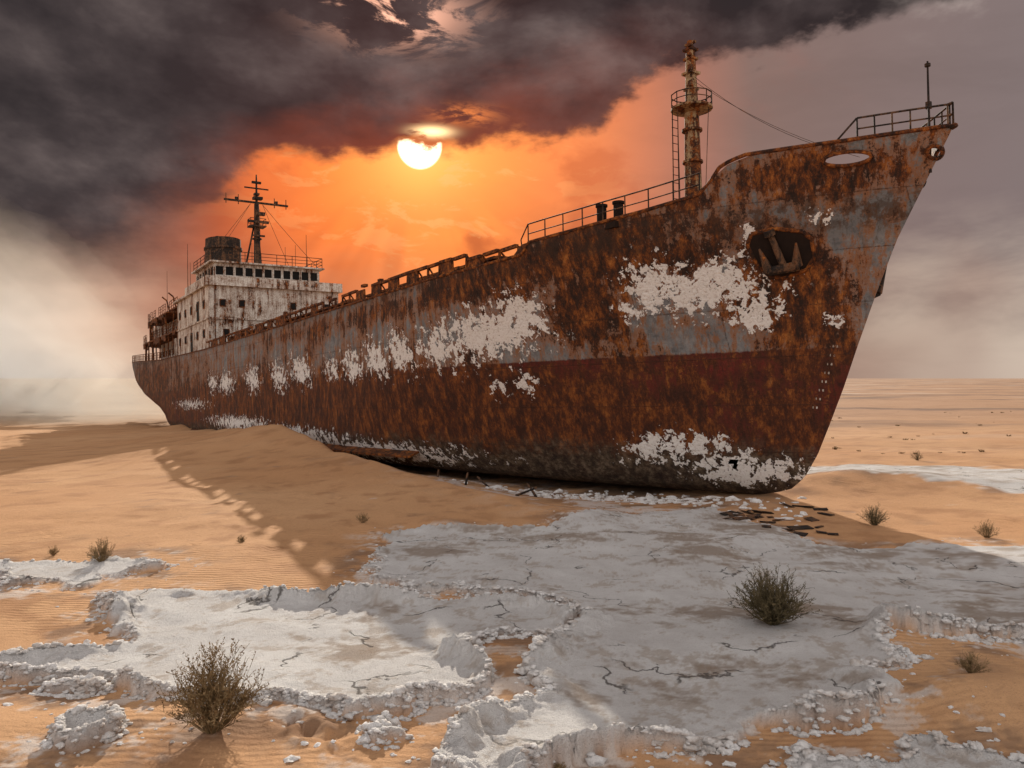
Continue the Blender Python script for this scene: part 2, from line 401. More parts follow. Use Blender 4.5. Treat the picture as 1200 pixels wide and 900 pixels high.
SZ = [(.1, 6.9, 1.9, .95, 1, -.5), (1.9, 7.2, 1.1, .95, .9, 0), (-1.0, 6.0, .75, .55, 1, -.5),
      (-1.5, 8.35, .36, .34, .95, 0), (-3.2, 8.7, .3, .25, .9, 0), (-2.9, 5.7, .3, .3, .9, 0), (2.9, 6.3, .5, .5, .75, 0),
      (9.4, 6.0, 3.1, 1.1, 1, 0), (7.4, 6.6, 1.4, 1.0, .95, 0), (12.2, 5.7, 1.8, 1.1, .9, .3), (7.8, 4.1, .7, .6, .8, 0), (9.4, 3.9, .5, .5, .75, 0),
      (15.6, 5.7, 1.2, 1.2, .9, .6), (18.4, 5.5, 1.5, 1.1, .9, .7), (21.4, 5.3, 1.5, .95, .88, .6), (24.5, 5.2, 1.4, .8, .85, .4),
      (30, 5.4, 2.2, 1.1, .9, .8), (34.5, 5.2, 2.0, 1.1, .88, .8), (41, 5.2, 2.4, 1., .9, .5), (49, 5.1, 3, 1., .9, .4), (54, 5.2, 2., .9, .85, .4),
      (.5, .9, 2.0, .6, 1., 0), (-.6, .95, .9, .55, .95, 0), (3.0, 1.6, 1.7, .65, .9, -.8), (1.6, 1.7, 1.1, .5, .85, 0),
      (20, .9, 8, .55, .95, 0), (32, 1.4, 10, .6, .95, 0), (46, 1.9, 10, .6, .9, 0), (63, 3.4, 9, .6, .7, 0)]
RZ = [(-2, 6.7, 1.4, 2.0, 1.0, 0), (-3.5, 9.9, 2.0, .8, .6, 0), (3.2, 8.3, 4.0, 1.1, 1., 0), (8.5, 7.9, 4.5, 1.0, .8, 0), (4.4, 6.6, 1.6, 1.9, .75, 0), (8.5, 2.9, 6, 1.5, 1.0, 0), (18, 3.2, 9, 1.9, 1.05, 0), (24, 7.7, 14, .6, .55, 0), (4.0, 2.2, 5, 1.4, .8, 0), (-1.2, 2.6, 1.6, 1.2, .6, 0), (40, 3.4, 25, 1.9, 1.05, 0), (60, 4, 20, 2, .7, 0), (85, 6, 20, 3, .7, 0), (.2, 9.9, 1.6, .6, .6, 0)]
setattr_f(hm, 'saltzone', zone(SZ)); setattr_f(hm, 'rustzone', zone(RZ))

def rust_cols(t, P, scale=1.):
    n = t.noise(P, 2.4*scale, 8, .82)
    return t.ramp(n, [(.36, (.012, .007, .005)), (.44, (.034, .014, .008)), (.50, (.10, .030, .009)), (.56, (.235, .070, .014)), (.63, (.40, .145, .03)), (.72, (.46, .22, .08))])
hmat, t = newmat('rusted_hull_paint')
P = t.n('ShaderNodeTexCoord').outputs['Object']
ox, oy, oz = t.sep(P)
rz = t.attr('rustzone'); szn = t.attr('saltzone')
streak = t.noise(t.vmul(P, (2.6, 2.6, .20)), 1., 7, .72)
streak2 = t.noise(t.vmul(P, (9, 9, .45)), 1., 4, .68)
patchn = t.noise(t.vmul(P, (1, 1, 1.3)), .42, 9, .76)
med = t.noise(P, 1.9, 7, .76); fine = t.noise(P, 14, 4, .8)
rustc = rust_cols(t, t.vmul(P, (1, 1, .45)))
rustc = t.mix(t.mul(t.ss(streak2, .47, .64), .55), rustc, (.03, .014, .009))
grey = t.ramp(med, [(.34, (.115, .120, .128)), (.5, (.215, .22, .228)), (.66, (.32, .305, .29))])
grey = t.mix(t.mul(t.ss(streak2, .50, .68), .6), grey, (.085, .052, .036))
grey = t.mix(t.mul(t.ss(streak, .48, .64), .55), grey, (.31, .145, .055))
score = t.add(t.mul(streak, .70), t.mul(patchn, .75), t.mul(med, .4), t.mul(rz, .32), t.mul(fine, .2), -.105)
rm = t.ss(score, .985, 1.04)
upper = t.mix(rm, grey, rustc)
stain = t.mul(t.ss(score, .89, .99), .75)
upper = t.mix(t.mul(stain, t.sub(1., rm)), upper, (.29, .11, .034))
red = t.ramp(med, [(.36, (.045, .012, .009)), (.48, (.13, .018, .012)), (.58, (.20, .027, .017)), (.68, (.29, .07, .042))])
red = t.mix(t.mul(t.ss(streak2, .46, .62), .65), red, (.045, .014, .010))
red = t.mix(t.mul(t.ss(fine, .52, .66), .35), red, (.05, .018, .012))
score2 = t.add(t.mul(streak, .50), t.mul(patchn, .95), t.mul(med, .50), t.mul(rz, .28), t.mul(fine, .25), -.105)
rm2 = t.ss(score2, 1.01, 1.07)
lower = t.mix(t.mul(t.ss(score2, .90, 1.01), .55), red, (.085, .026, .012))
lower = t.mix(rm2, lower, t.mix(.25, rustc, (.11, .028, .012)))
wl = t.ss(t.add(oz, t.mul(t.sub(fine, .5), .12), t.mul(t.sub(med, .5), .2)), 4.82, 4.88)
col = t.mix(wl, lower, upper)
botm = t.sub(1., t.ss(t.add(oz, t.mul(t.sub(patchn, .5), 2.6), t.mul(t.sub(med, .5), 1.7)), 1.0, 2.0))
botc = t.ramp(t.noise(P, 3.2, 7, .78), [(.36, (.012, .009, .007)), (.48, (.05, .036, .024)), (.57, (.14, .105, .07)), (.68, (.26, .21, .15))])
col = t.mix(t.mul(botm, .9), col, botc)
edge = t.mul(t.ss(oz, 7.9, 8.6), t.sub(1., t.ss(oz, 9.0, 9.5)), t.ss(med, .42, .56), .75)
col = t.mix(edge, col, (.04, .022, .015))
bk = t.n('ShaderNodeTexBrick'); t.put(bk.inputs['Vector'], t.comb(ox, oz, 0.)); bk.inputs['Scale'].default_value = 1.
bk.inputs['Brick Width'].default_value = 5.2; bk.inputs['Row Height'].default_value = 1.55; bk.inputs['Mortar Size'].default_value = .018; bk.inputs['Mortar Smooth'].default_value = .4
seam = bk.outputs['Fac']
col = t.mix(t.mul(seam, t.ss(fine, .38, .6), .7), col, (.05, .022, .012))
s1 = t.noise(P, 2.6, 3, .62, .4); s2 = t.noise(P, 11, 3, .7)
fld = t.add(t.mul(szn, 1.0), t.mul(t.sub(s1, .5), 2.6), t.mul(t.sub(s2, .5), 1.2))
smm = t.mul(t.ss(fld, .58, .61), t.ss(szn, .10, .22))
col = t.mix(smm, col, t.mix(t.ss(s2, .32, .50), (.70, .63, .58), (.95, .92, .89)))
hh_ = t.add(t.mul(med, .7), t.mul(fine, .8), t.mul(seam, .5), t.mul(smm, t.add(.8, t.mul(s2, 2.6))))
t.bsdf(col, t.add(.58, t.mul(fine, .35)), t.bump(hh_, .85, .06), spec=.3)
hm.materials.append(hmat)

def steel(name, base, base2, amount=.5):
    m, t = newmat(name)
    P = t.n('ShaderNodeTexCoord').outputs['Object']
    st = t.noise(t.vmul(P, (3, 3, .3)), 1., 6, .7); pa = t.noise(P, .8, 7, .75); fi = t.noise(P, 9, 4, .75)
    c = t.mix(t.ss(fi, .35, .65), base, base2)
    sc = t.add(t.mul(st, .8), t.mul(pa, .8), t.mul(fi, .35))
    th = 1.22-.5*amount
    c = t.mix(t.mul(t.ss(sc, th-.16, th), .6), c, (.24, .12, .06))
    rm = t.ss(sc, th, th+.06); c = t.mix(rm, c, rust_cols(t, P, 1.4))
    t.bsdf(c, .8, t.bump(t.add(fi, pa), .6, .04), spec=.25)
    return m
rustm = steel('rusted_steel', (.05, .027, .017), (.10, .045, .022), .9)
darkm = steel('dark_rusted_steel', (.014, .011, .010), (.030, .021, .017), .25)
whitem = steel('weathered_white_paint', (.76, .72, .66), (.58, .53, .47), .40)
yellm = steel('faded_mast_paint', (.48, .39, .22), (.32, .24, .13), .56)
glass, t = newmat('dark_opening')
t.bsdf(t.mix(t.noise(t.n('ShaderNodeTexCoord').outputs['Object'], 3., 3), (.004, .004, .005), (.02, .017, .015)), .7, spec=.15)
blackm, t = newmat('black_steel_and_recess_shade')  # bollards and windlass, and the painted dark of the anchor hollow
t.bsdf(t.mix(t.noise(t.n('ShaderNodeTexCoord').outputs['Object'], 5., 5, .7), (.008, .007, .007), (.035, .02, .014)), .8, spec=.1)

def hp(s, z, side=-1, out=0.):
    return Vector((-s, side*(float(halfw(-s, z))+out), z))

b = MB()
for side in (-1, 1):
    pts = []
    for s in np.concatenate([np.arange(-6.35, 7, .25), np.arange(7, 110.4, 1.0)]):
        z = float(ztop(-s)); pts.append(hp(s, z, side, .0)+Vector((0, 0, .02)))
    b.tube(pts, .06, 6)
b.tube([hp(-6.35, 10.7, -1), Vector((6.5, 0, 10.72)), hp(-6.35, 10.7, 1)], .07)
for a_, b_, c_, d_ in HOL[:2]:
    for side in (-1, 1):
        pts = []
        for k in range(25):
            an = 2*math.pi*k/24; x = a_+(c_+.03)*math.cos(an); z = b_+(d_+.03)*math.sin(an); pts.append(hp(-x, z, side, .02))
        b.tube(pts, .055, 6)
for side in (-1, 1):
    for s in np.arange(16, 70, 1.0):
        p = hp(s, 1.0, side, 0); q = hp(s+1.0, 1.0, side, 0); i = len(b.v)
        o = Vector((0, side*.55, -.22)); u = Vector((0, 0, .05))
        b.v += [tuple(p+u), tuple(q+u), tuple(q+o+u), tuple(p+o+u), tuple(p-u), tuple(q-u), tuple(q+o-u), tuple(p+o-u)]
        b.f += [(i, i+1, i+2, i+3), (i+7, i+6, i+5, i+4), (i+3, i+2, i+6, i+7), (i, i+3, i+7, i+4), (i+1, i+5, i+6, i+2)]
b.obj('gunwale_and_strakes', rustm, ship)
b = MB(); stn = np.concatenate([np.arange(-5.6, 7, .4), np.arange(7, 110, 1.)])
for s in stn:
    z = min(float(ztop(-s))-.05, 9.55); w = max(float(halfw(-s, z))-.03, .02); b.v += [(-s, -w, z), (-s, w, z)]
for k in range(len(stn)-1): b.f.append((2*k, 2*k+1, 2*k+3, 2*k+2))
b.obj('deck', rustm, ship)

# main-deck bulwark with freeing openings, and hatch coamings
b = MB(); r2 = random.Random(3)
for side in (-1, 1):
    s = 6.6
    while s < 56.5:
        z = float(ztop(-s)); z2 = float(ztop(-(s+.98)))
        p = hp(s, z, side, -.08); q = hp(s+.98, z2, side, -.08)
        H = .62 if s > 9 else .42
        b.cyl(p, p+Vector((0, 0, H+r2.uniform(-.05, .06))), .075, .05, 4)
        if r2.random() > .05:
            sag = r2.uniform(-.03, .02)
            b.box((p+q)/2+Vector((0, 0, H+sag)), ((p-q).length+.04, .16, .12), Matrix.Rotation(r2.gauss(0, .012), 3, 'Y'))
        if r2.random() > .70: b.box((p+q)/2+Vector((0, side*.02, H*.5)), ((p-q).length*.99, .03, H*.9))
        if r2.random() > .5: b.cyl(p+Vector((0, 0, H)), p+Vector((0, -side*.45, 0)), .04, .04, 4)
        if r2.random() > .94: b.box(p+Vector((0, 0, H+.14)), (r2.uniform(.2, .5), .2, r2.uniform(.1, .2)))
        s += 1.02
for a_, c_ in ((9.5, 23), (26, 40), (43, 54.5)):
    b.bb(-a_, -c_, -4.9, 4.9, 8.5, 9.15)
    for k in np.arange(a_+.4, c_, 1.1):
        for side in (-1, 1): b.bb(-k, -k-.1, side*4.9, side*5.1, 8.5, 9.1)
    b.bb(-a_+.1, -c_-.1, -5.1, 5.1, 9.15, 9.26)
    k = a_+.3
    while k < c_-1.7:
        if r2.random() > .25: b.bb(-k, -k-1.5, -4.7, 4.7, 9.27, 9.36+r2.uniform(0, .1))
        k += 1.65
for s, y in ((8, -3), (24.4, -2.5), (25.1, 2), (41.5, -3), (55.6, 2)):
    b.cyl((-s, y, 8.6), (-s, y, 9.9), .25, .22, 10); b.cyl((-s, y-.5, 9.3), (-s, y+.6, 9.3), .32, .32, 10); b.bb(-s-.5, -s+.5, y-.7, y+.7, 8.5, 8.9)
b.obj('bulwark_and_hatches', rustm, ship)

def railing(b, pts, h=.95, rails=3, r=.022, every=1, up=Vector((0, 0, 1))):
    for k in range(rails): b.tube([p+up*(h*(k+1)/rails) for p in pts], r if k < rails-1 else r*1.25, 5)
    for p in pts[::every]: b.cyl(p, p+up*h, r*1.2, r*1.1, 5)
b = MB()
for side in (-1, 1):
    pts = [hp(s, float(ztop(-s)), side, -.08) for s in np.linspace(-.35, 6.0, 9)]
    railing(b, pts, .72, 2, .022)
    b.tube([pts[-1]+Vector((0, 0, .72)), hp(6.35, 9.3, side, -.1), hp(6.4, 8.75, side, -.1)], .025, 5)
    pts = [hp(s, float(ztop(-s)), side, -.05) for s in np.linspace(-4.45, -6.3, 6)]
    railing(b, pts+[Vector((6.42, 0, 10.75))], .62, 2, .025)
    b.tube([pts[0]+Vector((0, 0, .62)), hp(-4.0, 10.7, side, -.05)], .03, 5)
b.cyl((5.75, 0, 9.6), (5.75, 0, 12.75), .045, .025, 8); b.cyl((5.75, 0, 12.6), (5.75, 0, 12.68), .08, .08, 8); b.box((5.75, 0, 11.5), (.12, .12, .2))
b.obj('forecastle_railing', darkm, ship)
b = MB()
for x, y in ((-2.6, -4.3), (-3.25, -4.5)):
    b.cyl((x, y, 9.1), (x, y, 10.0), .17, .17, 14); b.cyl((x, y, 10.0), (x, y, 10.08), .21, .21, 14)
b.bb(-3.6, -2.2, -4.8, -4.0, 9.1, 9.3)
for y in (-1.4, 1.4):
    b.cyl((1, y-.6, 10.0), (1, y+.6, 10.0), .42, .42, 16); b.bb(.4, 1.6, y-.8, y-.65, 9.5, 10.4)
b.obj('bollards_and_windlass', blackm, ship)

# foremast
b = MB(); mx = -3.3
b.cyl((mx, 0, 9.0), (mx, 0, 14.1), .36, .27, 20); b.cyl((mx, 0, 9.0), (mx, 0, 9.5), .5, .42, 16)
b.cyl((mx, 0, 14.1), (mx, 0, 14.22), .30, .78, 16); b.cyl((mx, 0, 14.22), (mx, 0, 14.3), .78, .78, 16)
b.cyl((mx, 0, 14.3), (mx, 0, 16.5), .25, .17, 14)
for z, w in ((15.0, .42), (15.6, .5), (16.15, .40), (16.5, .42)):
    b.box((mx, 0, z), (w, w, .09)); b.box((mx+.2, -.22, z+.13), (.16, .14, .2)); b.box((mx-.18, .2, z+.1), (.12, .16, .16))
b.cyl((mx, 0, 16.5), (mx, 0, 16.85), .14, .10, 8); b.box((mx, 0, 16.75), (.5, .12, .08))
for z in (10.6, 12.2, 13.4): b.cyl((mx, 0, z), (mx, 0, z+.08), .385, .385, 16)
b.obj('foremast', yellm, ship)
b = MB()
ring = [Vector((mx+.76*math.cos(a), .76*math.sin(a), 14.3)) for a in np.linspace(0, 2*math.pi, 13)]
railing(b, ring, .48, 2, .018)
for o in (-.14, .14):
    b.tube([Vector((mx-.45, -.45+o, 9.2)), Vector((mx-.45, -.42+o, 14.3))], .02, 4)
for z in np.arange(9.4, 14.2, .3): b.cyl((mx-.45, -.6, z), (mx-.45, -.29, z), .014, .014, 4)
for a in (0, 2.1, 4.2): b.tube([Vector((mx+.5*math.cos(a), .5*math.sin(a), 9.3)), Vector((mx+.66*math.cos(a+.4), .66*math.sin(a+.4), 14.2))], .012, 4)
def wire(b, p, q, sag, r=.012, n=10):
    p = Vector(p); q = Vector(q)
    b.tube([p.lerp(q, k/n)+Vector((0, 0, -sag*4*(k/n)*(1-k/n))) for k in range(n+1)], r, 4)
wire(b, (mx, 0, 15.6), (3.2, -.6, 10.8), .35, .009); wire(b, (mx, 0, 15.4), (3.2, .6, 10.8), .3, .009)
b.obj('foremast_rigging', darkm, ship)

# anchor pocket + anchor
b = MB()
def hn(s, z, side=-1):
    e = .05; a = hp(s, z, side); b1 = hp(s+e, z, side)-a; b2 = hp(s, z+e, side)-a; n = b1.cross(b2).normalized()
    return n if n.y*side > 0 else -n
outl = [(-2.85, 8.10), (-2.7, 8.34), (-2.1, 8.5), (-1.45, 8.42), (-1.25, 8.1), (-1.35, 7.5), (-1.6, 7.12), (-1.95, 7.05), (-2.55, 7.25), (-2.8, 7.6)]
n0 = hn(-2, 7.8); NO = len(outl)
for k in range(NO):
    p = hp(*outl[k]); q = hp(*outl[(k+1) % NO]); b.cyl(p+n0*.0, q+n0*.0, .07, .07, 8)
b.obj('anchor_pocket_frame', rustm, ship)
b = MB(); cen = hp(-1.95, 7.8)+n0*.045; i = len(b.v); b.v.append(tuple(cen))  # flat black sheet over the plating, stands for the hollow's shade
for k in range(NO): b.v.append(tuple(hp(*outl[k])+n0*.035))
for k in range(NO): b.f.append((i, i+1+k, i+1+(k+1) % NO))
b.obj('anchor_recess_shade', blackm, ship)
def anchor(b, s0, z0, side, k=1.):
    n_ = hn(s0, z0, side); A = lambda s, z, o: hp(s0+s*k, z0+z*k, side)+n_*o
    b.cyl(A(.1, .75, .08), A(-.05, -.45, .22), .09, .12, 8)
    b.cyl(A(-.5, -.42, .22), A(.5, -.55, .22), .16, .14, 8)
    b.cyl(A(-.45, -.42, .24), A(-.62, .42, .30), .17, .03, 6); b.cyl(A(.45, -.55, .24), A(.55, .32, .30), .17, .03, 6)
    b.cyl(A(.1, .72, .12), A(.1, .9, .12), .17, .17, 10)
b = MB(); anchor(b, -2.0, 7.75, -1, .8); b.obj('anchor', darkm, ship)
b = MB(); anchor(b, -3.1, 7.0, 1)
for s, z in ((-5.2, 9.5), (-4.5, 8.55)): p = hp(s, z, 1); n_ = hn(s, z, 1); b.cyl(p-n_*.1, p+n_*.16, .14, .11, 10)
b.obj('port_anchor', darkm, ship)
b = MB()
for k in range(8):
    z = 3.0+k*.27; s = -float(xs(z))+.5
    q = hp(s, z, -1, .012); q2 = hp(s+.10, z, -1, .012)
    b.box(q, (.05, .01, .07)); b.box(q2+Vector((0, 0, .01)), (.03, .01, .07))
b.obj('draught_marks', whitem, ship)

# superstructure -------------------------------------------------------------
w = MB(); g = MB(); d = MB()
w.bb(-57, -72, -6.1, 6.1, 8.25, 14.15)
w.bb(-56.85, -72.1, -6.2, 6.2, 11.1, 11.24)
w.bb(-56.6, -73, -6.4, 6.4, 14.152, 14.34)
w.bb(-56.62, -56.7, -6.38, 6.38, 14.342, 15.0); w.bb(-56.702, -66.5, -6.38, -6.3, 14.342, 15.0); w.bb(-56.702, -66.5, 6.3, 6.38, 14.342, 15.0)
X0, X1, Y0, Y1 = -58.2, -66, -5.4, 4.6
w.bb(X0, X1, Y0, Y1, 14.342, 15.35); w.bb(X0, X1, Y0, Y1, 16.15, 16.45); w.bb(X0+.45, X1-.2, Y0-.4, Y1+.4, 16.452, 16.6)
g.bb(X0-.12, X1+.12, Y0+.12, Y1-.12, 15.35, 16.15)
for k in range(12):
    y = Y0+.08+(Y1-Y0-.16)*k/11; w.bb(X0, X0-.12, y-.11, y+.11, 15.352, 16.148)
for k in range(7):
    x = X0-.1-(X0-X1-.2)*k/6; w.bb(x-.13, x+.13, Y0, Y0+.12, 15.352, 16.148); w.bb(x-.13, x+.13, Y1-.12, Y1, 15.352, 16.148)
for z, ys in ((9.9, (-4.6, -2.9, 3.2)), (12.6, (-4.9, -3.2, 1.6, 4.9))):
    for y in ys:
        d.box((-56.97, y, z), (.08, .56, .70)); g.box((-56.94, y, z), (.08, .40, .54))
for z in (9.9, 12.6):
    for x in np.linspace(-59, -70.5, 5):
        d.box((x, -6.13, z), (.7, .08, .8)); g.box((x, -6.16, z), (.5, .08, .6))
g.box((-56.96, 0.2, 9.4), (.1, .9, 2.0)); g.box((-64.7, -6.1, 9.4), (.9, .1, 2.0)); g.box((-61.7, -6.1, 12.2), (.85, .1, 1.9))
for y in (-3.9, 2.4): w.cyl((-56.9, y, 8.3), (-56.9, y, 14.1), .06, .06, 6)
d.cyl((-56.85, -5.6, 8.4), (-56.85, -5.6, 15.8), .05, .05, 6)
w.bb(-72.1, -95, -4.1, 4.1, 8.6, 13.7)
for k, x in enumerate(np.linspace(-73.5, -93.5, 9)):
    for z in (9.9, 12.4): g.box((x, -4.12, z), (.7, .08, .7))
for z, e in ((11.25, 103), (13.75, 98)):
    n = 22
    pts = [(-72.1-(e-72.1)*k/n) for k in range(n+1)]
    for k in range(n):
        xa, xb = pts[k], pts[k+1]; u = (k+.5)/n; wd = 6.15*math.sqrt(max(.05, 1-max(0, (u-.72)/.30)**2))
        if r2.random() < .12: wd -= .8
        d.bb(xa, xb+.002, -wd, wd, z+r2.uniform(-.04, .04), z+.16)
        for side in (-1, 1):
            p = Vector(((xa), side*(wd-.08), z))
            if k % 2 == 0: d.cyl(p, (p.x, p.y, z-2.4), .08, .08, 5)
            if r2.random() > .4: d.bb(xa, xb, side*wd, side*(wd-.05), z-r2.uniform(.2, .6), z)
            if r2.random() > .2: railing(d, [Vector((xa, side*(wd-.06), z+.16)), Vector((xb, side*(wd-.06), z+.16+r2.uniform(-.1, .1)))], .95, 3, .03)
w.bb(-73, -84, -2.9, 2.9, 13.92, 16.6)
w.bb(-74, -76, -5.9, -4.6, 8.6, 10.6); w.bb(-86, -89, -6.0, -4.3, 11.42, 12.9)
for x in (-75, -79):
    d.tube([Vector((x, -5.7, 13.9)), Vector((x, -6.0, 15.2)), Vector((x, -6.5, 15.6))], .09, 6)
for side in (-1, 1):
    pts = [hp(s, float(ztop(-s)), side, -.05) for s in np.arange(73, 110.3, 1.2)]
    railing(d, pts, .9, 3, .03)
w.obj('superstructure_walls', whitem, ship); g.obj('superstructure_openings', glass, ship); d.obj('superstructure_galleries', rustm, ship)
b = MB()
Rr = [Vector((-57.9, y, 16.6)) for y in np.linspace(-5.6, 4.8, 8)]; railing(b, Rr, .95, 3, .028)
railing(b, [Vector((x, -5.6, 16.6)) for x in np.linspace(-57.9, -66, 6)], .95, 3, .028)
railing(b, [Vector((x, 4.8, 16.6)) for x in np.linspace(-57.9, -66, 6)], .95, 3, .028)
m0 = -63.5
b.cyl((m0, 0, 16.6), (m0, 0, 23.6), .36, .24, 10); b.cyl((m0, 0, 23.6), (m0, 0, 26.6), .14, .07, 8)
b.cyl((m0-1.6, -.9, 16.6), (m0, 0, 22.8), .12, .09, 6); b.cyl((m0-1.6, .9, 16.6), (m0, 0, 22.8), .12, .09, 6)
b.box((m0, 0, 23.75), (.2, 6.4, .18)); b.box((m0, 0, 25.2), (.14, 2.4, .12)); b.box((m0, 0, 21.3), (1.3, 1.6, .12)); b.box((m0, 0, 24.6), (.5, .5, .2))
b.box((m0+.2, .3, 22.6), (.5, .9, .3)); b.box((m0, .1, 24.2), (.7, .9, .25)); b.box((m0, 0, 25.8), (.3, .9, .2))
b.cyl((m0, 0, 20.0), (m0, 0, 20.1), .5, .5, 10); b.box((m0+.55, 0, 21.7), (.25, 2.1, .24)); b.box((m0+.5, 0, 20.3), (.2, 1.3, .16))
for y in (-3, -1.8, 1.8, 3): b.cyl((m0, y, 23.4), (m0, y, 24.4), .05, .04, 5)
for y in (-2, 2): b.box((m0, y, 23.95), (.25, .25, .3))
railing(b, [Vector((m0+.6, -.75, 21.35)), Vector((m0+.6, .75, 21.35)), Vector((m0-.6, .75, 21.35)), Vector((m0-.6, -.75, 21.35)), Vector((m0+.6, -.75, 21.35))], .7, 2, .025)
for z in np.arange(17, 23, .45): b.cyl((m0+.42, -.2, z), (m0+.42, .2, z), .02, .02, 4)
for o in (-.2, .2): b.cyl((m0+.42, o, 16.6), (m0+.42, o, 23), .025, .025, 4)
for y, x in ((-5.4, -58.5), (4.6, -58.5), (-5.4, -66), (4.6, -66)): wire(b, (m0, .6*(1 if y > 0 else -1), 23.6), (x, y, 16.7), .1, .022, 4)
for x, y, h in ((-59, 3.6, 3.4), (-60, 1.8, 2.2), (-58.6, -1.8, 2.0), (-70, 6, 4.5), (-68, -5.8, 3.2), (-84, -2.5, 4), (-92, -3.8, 4)):
    b.cyl((x, y, 14.0), (x, y, 16.6+h), .045, .02, 5)
b.obj('signal_mast', darkm, ship)
b = MB(); n = 26
prof = [(16.3, 2.1), (16.5, 2.1), (19.6, 2.0), (21.2, 1.97), (21.25, 2.1), (21.5, 2.1), (21.52, 1.95), (22.5, 1.93), (22.52, 1.75), (21.4, 1.75)]
for z, r in prof:
    for k in range(n): a = 2*math.pi*k/n; b.v.append((-78+r*1.25*math.cos(a), r*math.sin(a), z))
for j in range(len(prof)-1):
    for k in range(n): k2 = (k+1) % n; b.f.append((j*n+k, j*n+k2, (j+1)*n+k2, (j+1)*n+k))
b.f.append(tuple((len(prof)-1)*n+k for k in range(n)))
for y in (-.6, .6): b.cyl((-78, y, 21.4), (-78, y, 22.9), .25, .25, 10)
b.obj('funnel', darkm, ship)
b = MB(); b.bb(-99.5, -102.5, -.18, .18, .3, 3.6); b.cyl((-100, 0, 3), (-100, 0, 6), .25, .25, 10)
for k in range(4):
    a = k*math.pi/2+.4; b.box((-98.6, math.cos(a)*.8, 1.9+math.sin(a)*.8), (.12, .7, 1.6), Matrix.Rotation(a+math.pi/2, 3, 'X'))
b.cyl((-96, 0, 1.9), (-99, 0, 1.9), .35, .2, 12)
b.obj('rudder_and_propeller', darkm, ship)

# debris ----------------------------------------------------------------------
b = MB()
for k in range(26):
    px, py = rnd.uniform(850, 985), rnd.uniform(592, 622); x, y = survey(px, py)
    rt = Matrix.Rotation(rnd.uniform(0, 3), 3, 'Z') @ Matrix.Rotation(rnd.uniform(-.35, .35), 3, 'X')
    b.box((x, y, tz(x, y)+.03), (rnd.uniform(.15, .7), rnd.uniform(.08, .35), .025), rt)
for k in range(5):
    s = rnd.uniform(5, 14); l = rnd.uniform(5, 6.5); x, y = S0[0]+D[0]*s+Nn[0]*l, S0[1]+D[1]*s+Nn[1]*l
    b.cyl((x, y, tz(x, y)), (x+rnd.uniform(-.5, .8), y+rnd.uniform(-.3, .5), tz(x, y)+rnd.uniform(.15, .5)), .05, .04, 6)
b.obj('hull_debris', darkm)

# bushes ----------------------------------------------------------------------
def bush_mat(name, c1, c2):
    m, t = newmat(name); P = t.n('ShaderNodeNewGeometry').outputs['Position']
    t.bsdf(t.mix(t.ss(t.noise(P, 9, 2), .35, .65), c1, c2), .85, spec=.1); return m
dry = bush_mat('dry_twigs', (.15, .10, .05), (.30, .21, .11)); olive = bush_mat('olive_twigs', (.075, .06, .033), (.17, .13, .07))
def bush(x, y, wid, hgt, mat, seed, dens=1., name='dry_bush'):
    rr = random.Random(seed); b = MB(); z0 = tz(x, y)-.02; ns = int(95*dens)
    def leaf(p, s):
        a = Vector((rr.gauss(0, 1), rr.gauss(0, 1), rr.gauss(0, 1)+.8)).normalized(); c = a.orthogonal().normalized(); i = len(b.v)
        b.v += [tuple(p), tuple(p+a*s*.5+c*s*.22), tuple(p+a*s), tuple(p+a*s*.5-c*s*.22)]; b.f.append((i, i+1, i+2, i+3))
    for k in range(ns):
        az = rr.uniform(0, 6.283); lean = rr.random()**.7*1.25
        L = rr.uniform(.6, 1.1); tip = Vector((math.cos(az)*math.sin(lean)*wid/2*L, math.sin(az)*math.sin(lean)*wid/2*L, max(.12, math.cos(lean*.95))*hgt*L))
        p0 = Vector((math.cos(az)*.06*wid*rr.random(), math.sin(az)*.06*wid*rr.random(), 0)); pts = [p0]
        for q in (.33, .66, 1.): pts.append(p0.lerp(tip, q)+Vector((rr.gauss(0, .025)*wid, rr.gauss(0, .025)*wid, (q*(1-q))*.3*hgt*rr.random())))
        r = .006*max(wid, .5)
        for j in range(3): b.cyl(Vector((x, y, z0))+pts[j], Vector((x, y, z0))+pts[j+1], r*(1-.28*j), r*(1-.28*(j+1)), 3, False)
        for q in range(int(7)):
            f = rr.uniform(.35, 1.); j = min(2, int(f*3)); st = pts[j].lerp(pts[j+1], f*3-j)
            dv = ((pts[3]-pts[0]).normalized()+Vector((rr.gauss(0, .55), rr.gauss(0, .55), rr.gauss(.15, .45)))).normalized()*rr.uniform(.08, .24)*hgt
            a = Vector((x, y, z0))+st; b.cyl(a, a+dv, r*.5, r*.2, 3, False)
            for l_ in range(5): leaf(a+dv*rr.uniform(.2, 1.05), rr.uniform(.02, .042)*max(hgt, .4))
    return b.obj(name, mat)
for k, (px, py, pw, ph, m, dn) in enumerate([(248, 862, 124, 96, dry, 1.5), (905, 738, 104, 62, olive, 2.2), (118, 664, 36, 26, dry, 1.), (1025, 611, 38, 24, olive, 1.), (1157, 628, 32, 20, dry, .8),
                          (1140, 800, 42, 26, dry, .8), (425, 616, 20, 13, dry, .5), (62, 652, 18, 12, dry, .4), (282, 640, 14, 9, dry, .4), (1075, 538, 18, 12, olive, .5), (655, 905, 26, 16, dry, .6)]):
    x, y = survey(px, py); bush(x, y, pw/F*y, ph/F*y, m, 50+k, dn)
b = MB(); rr = random.Random(12)
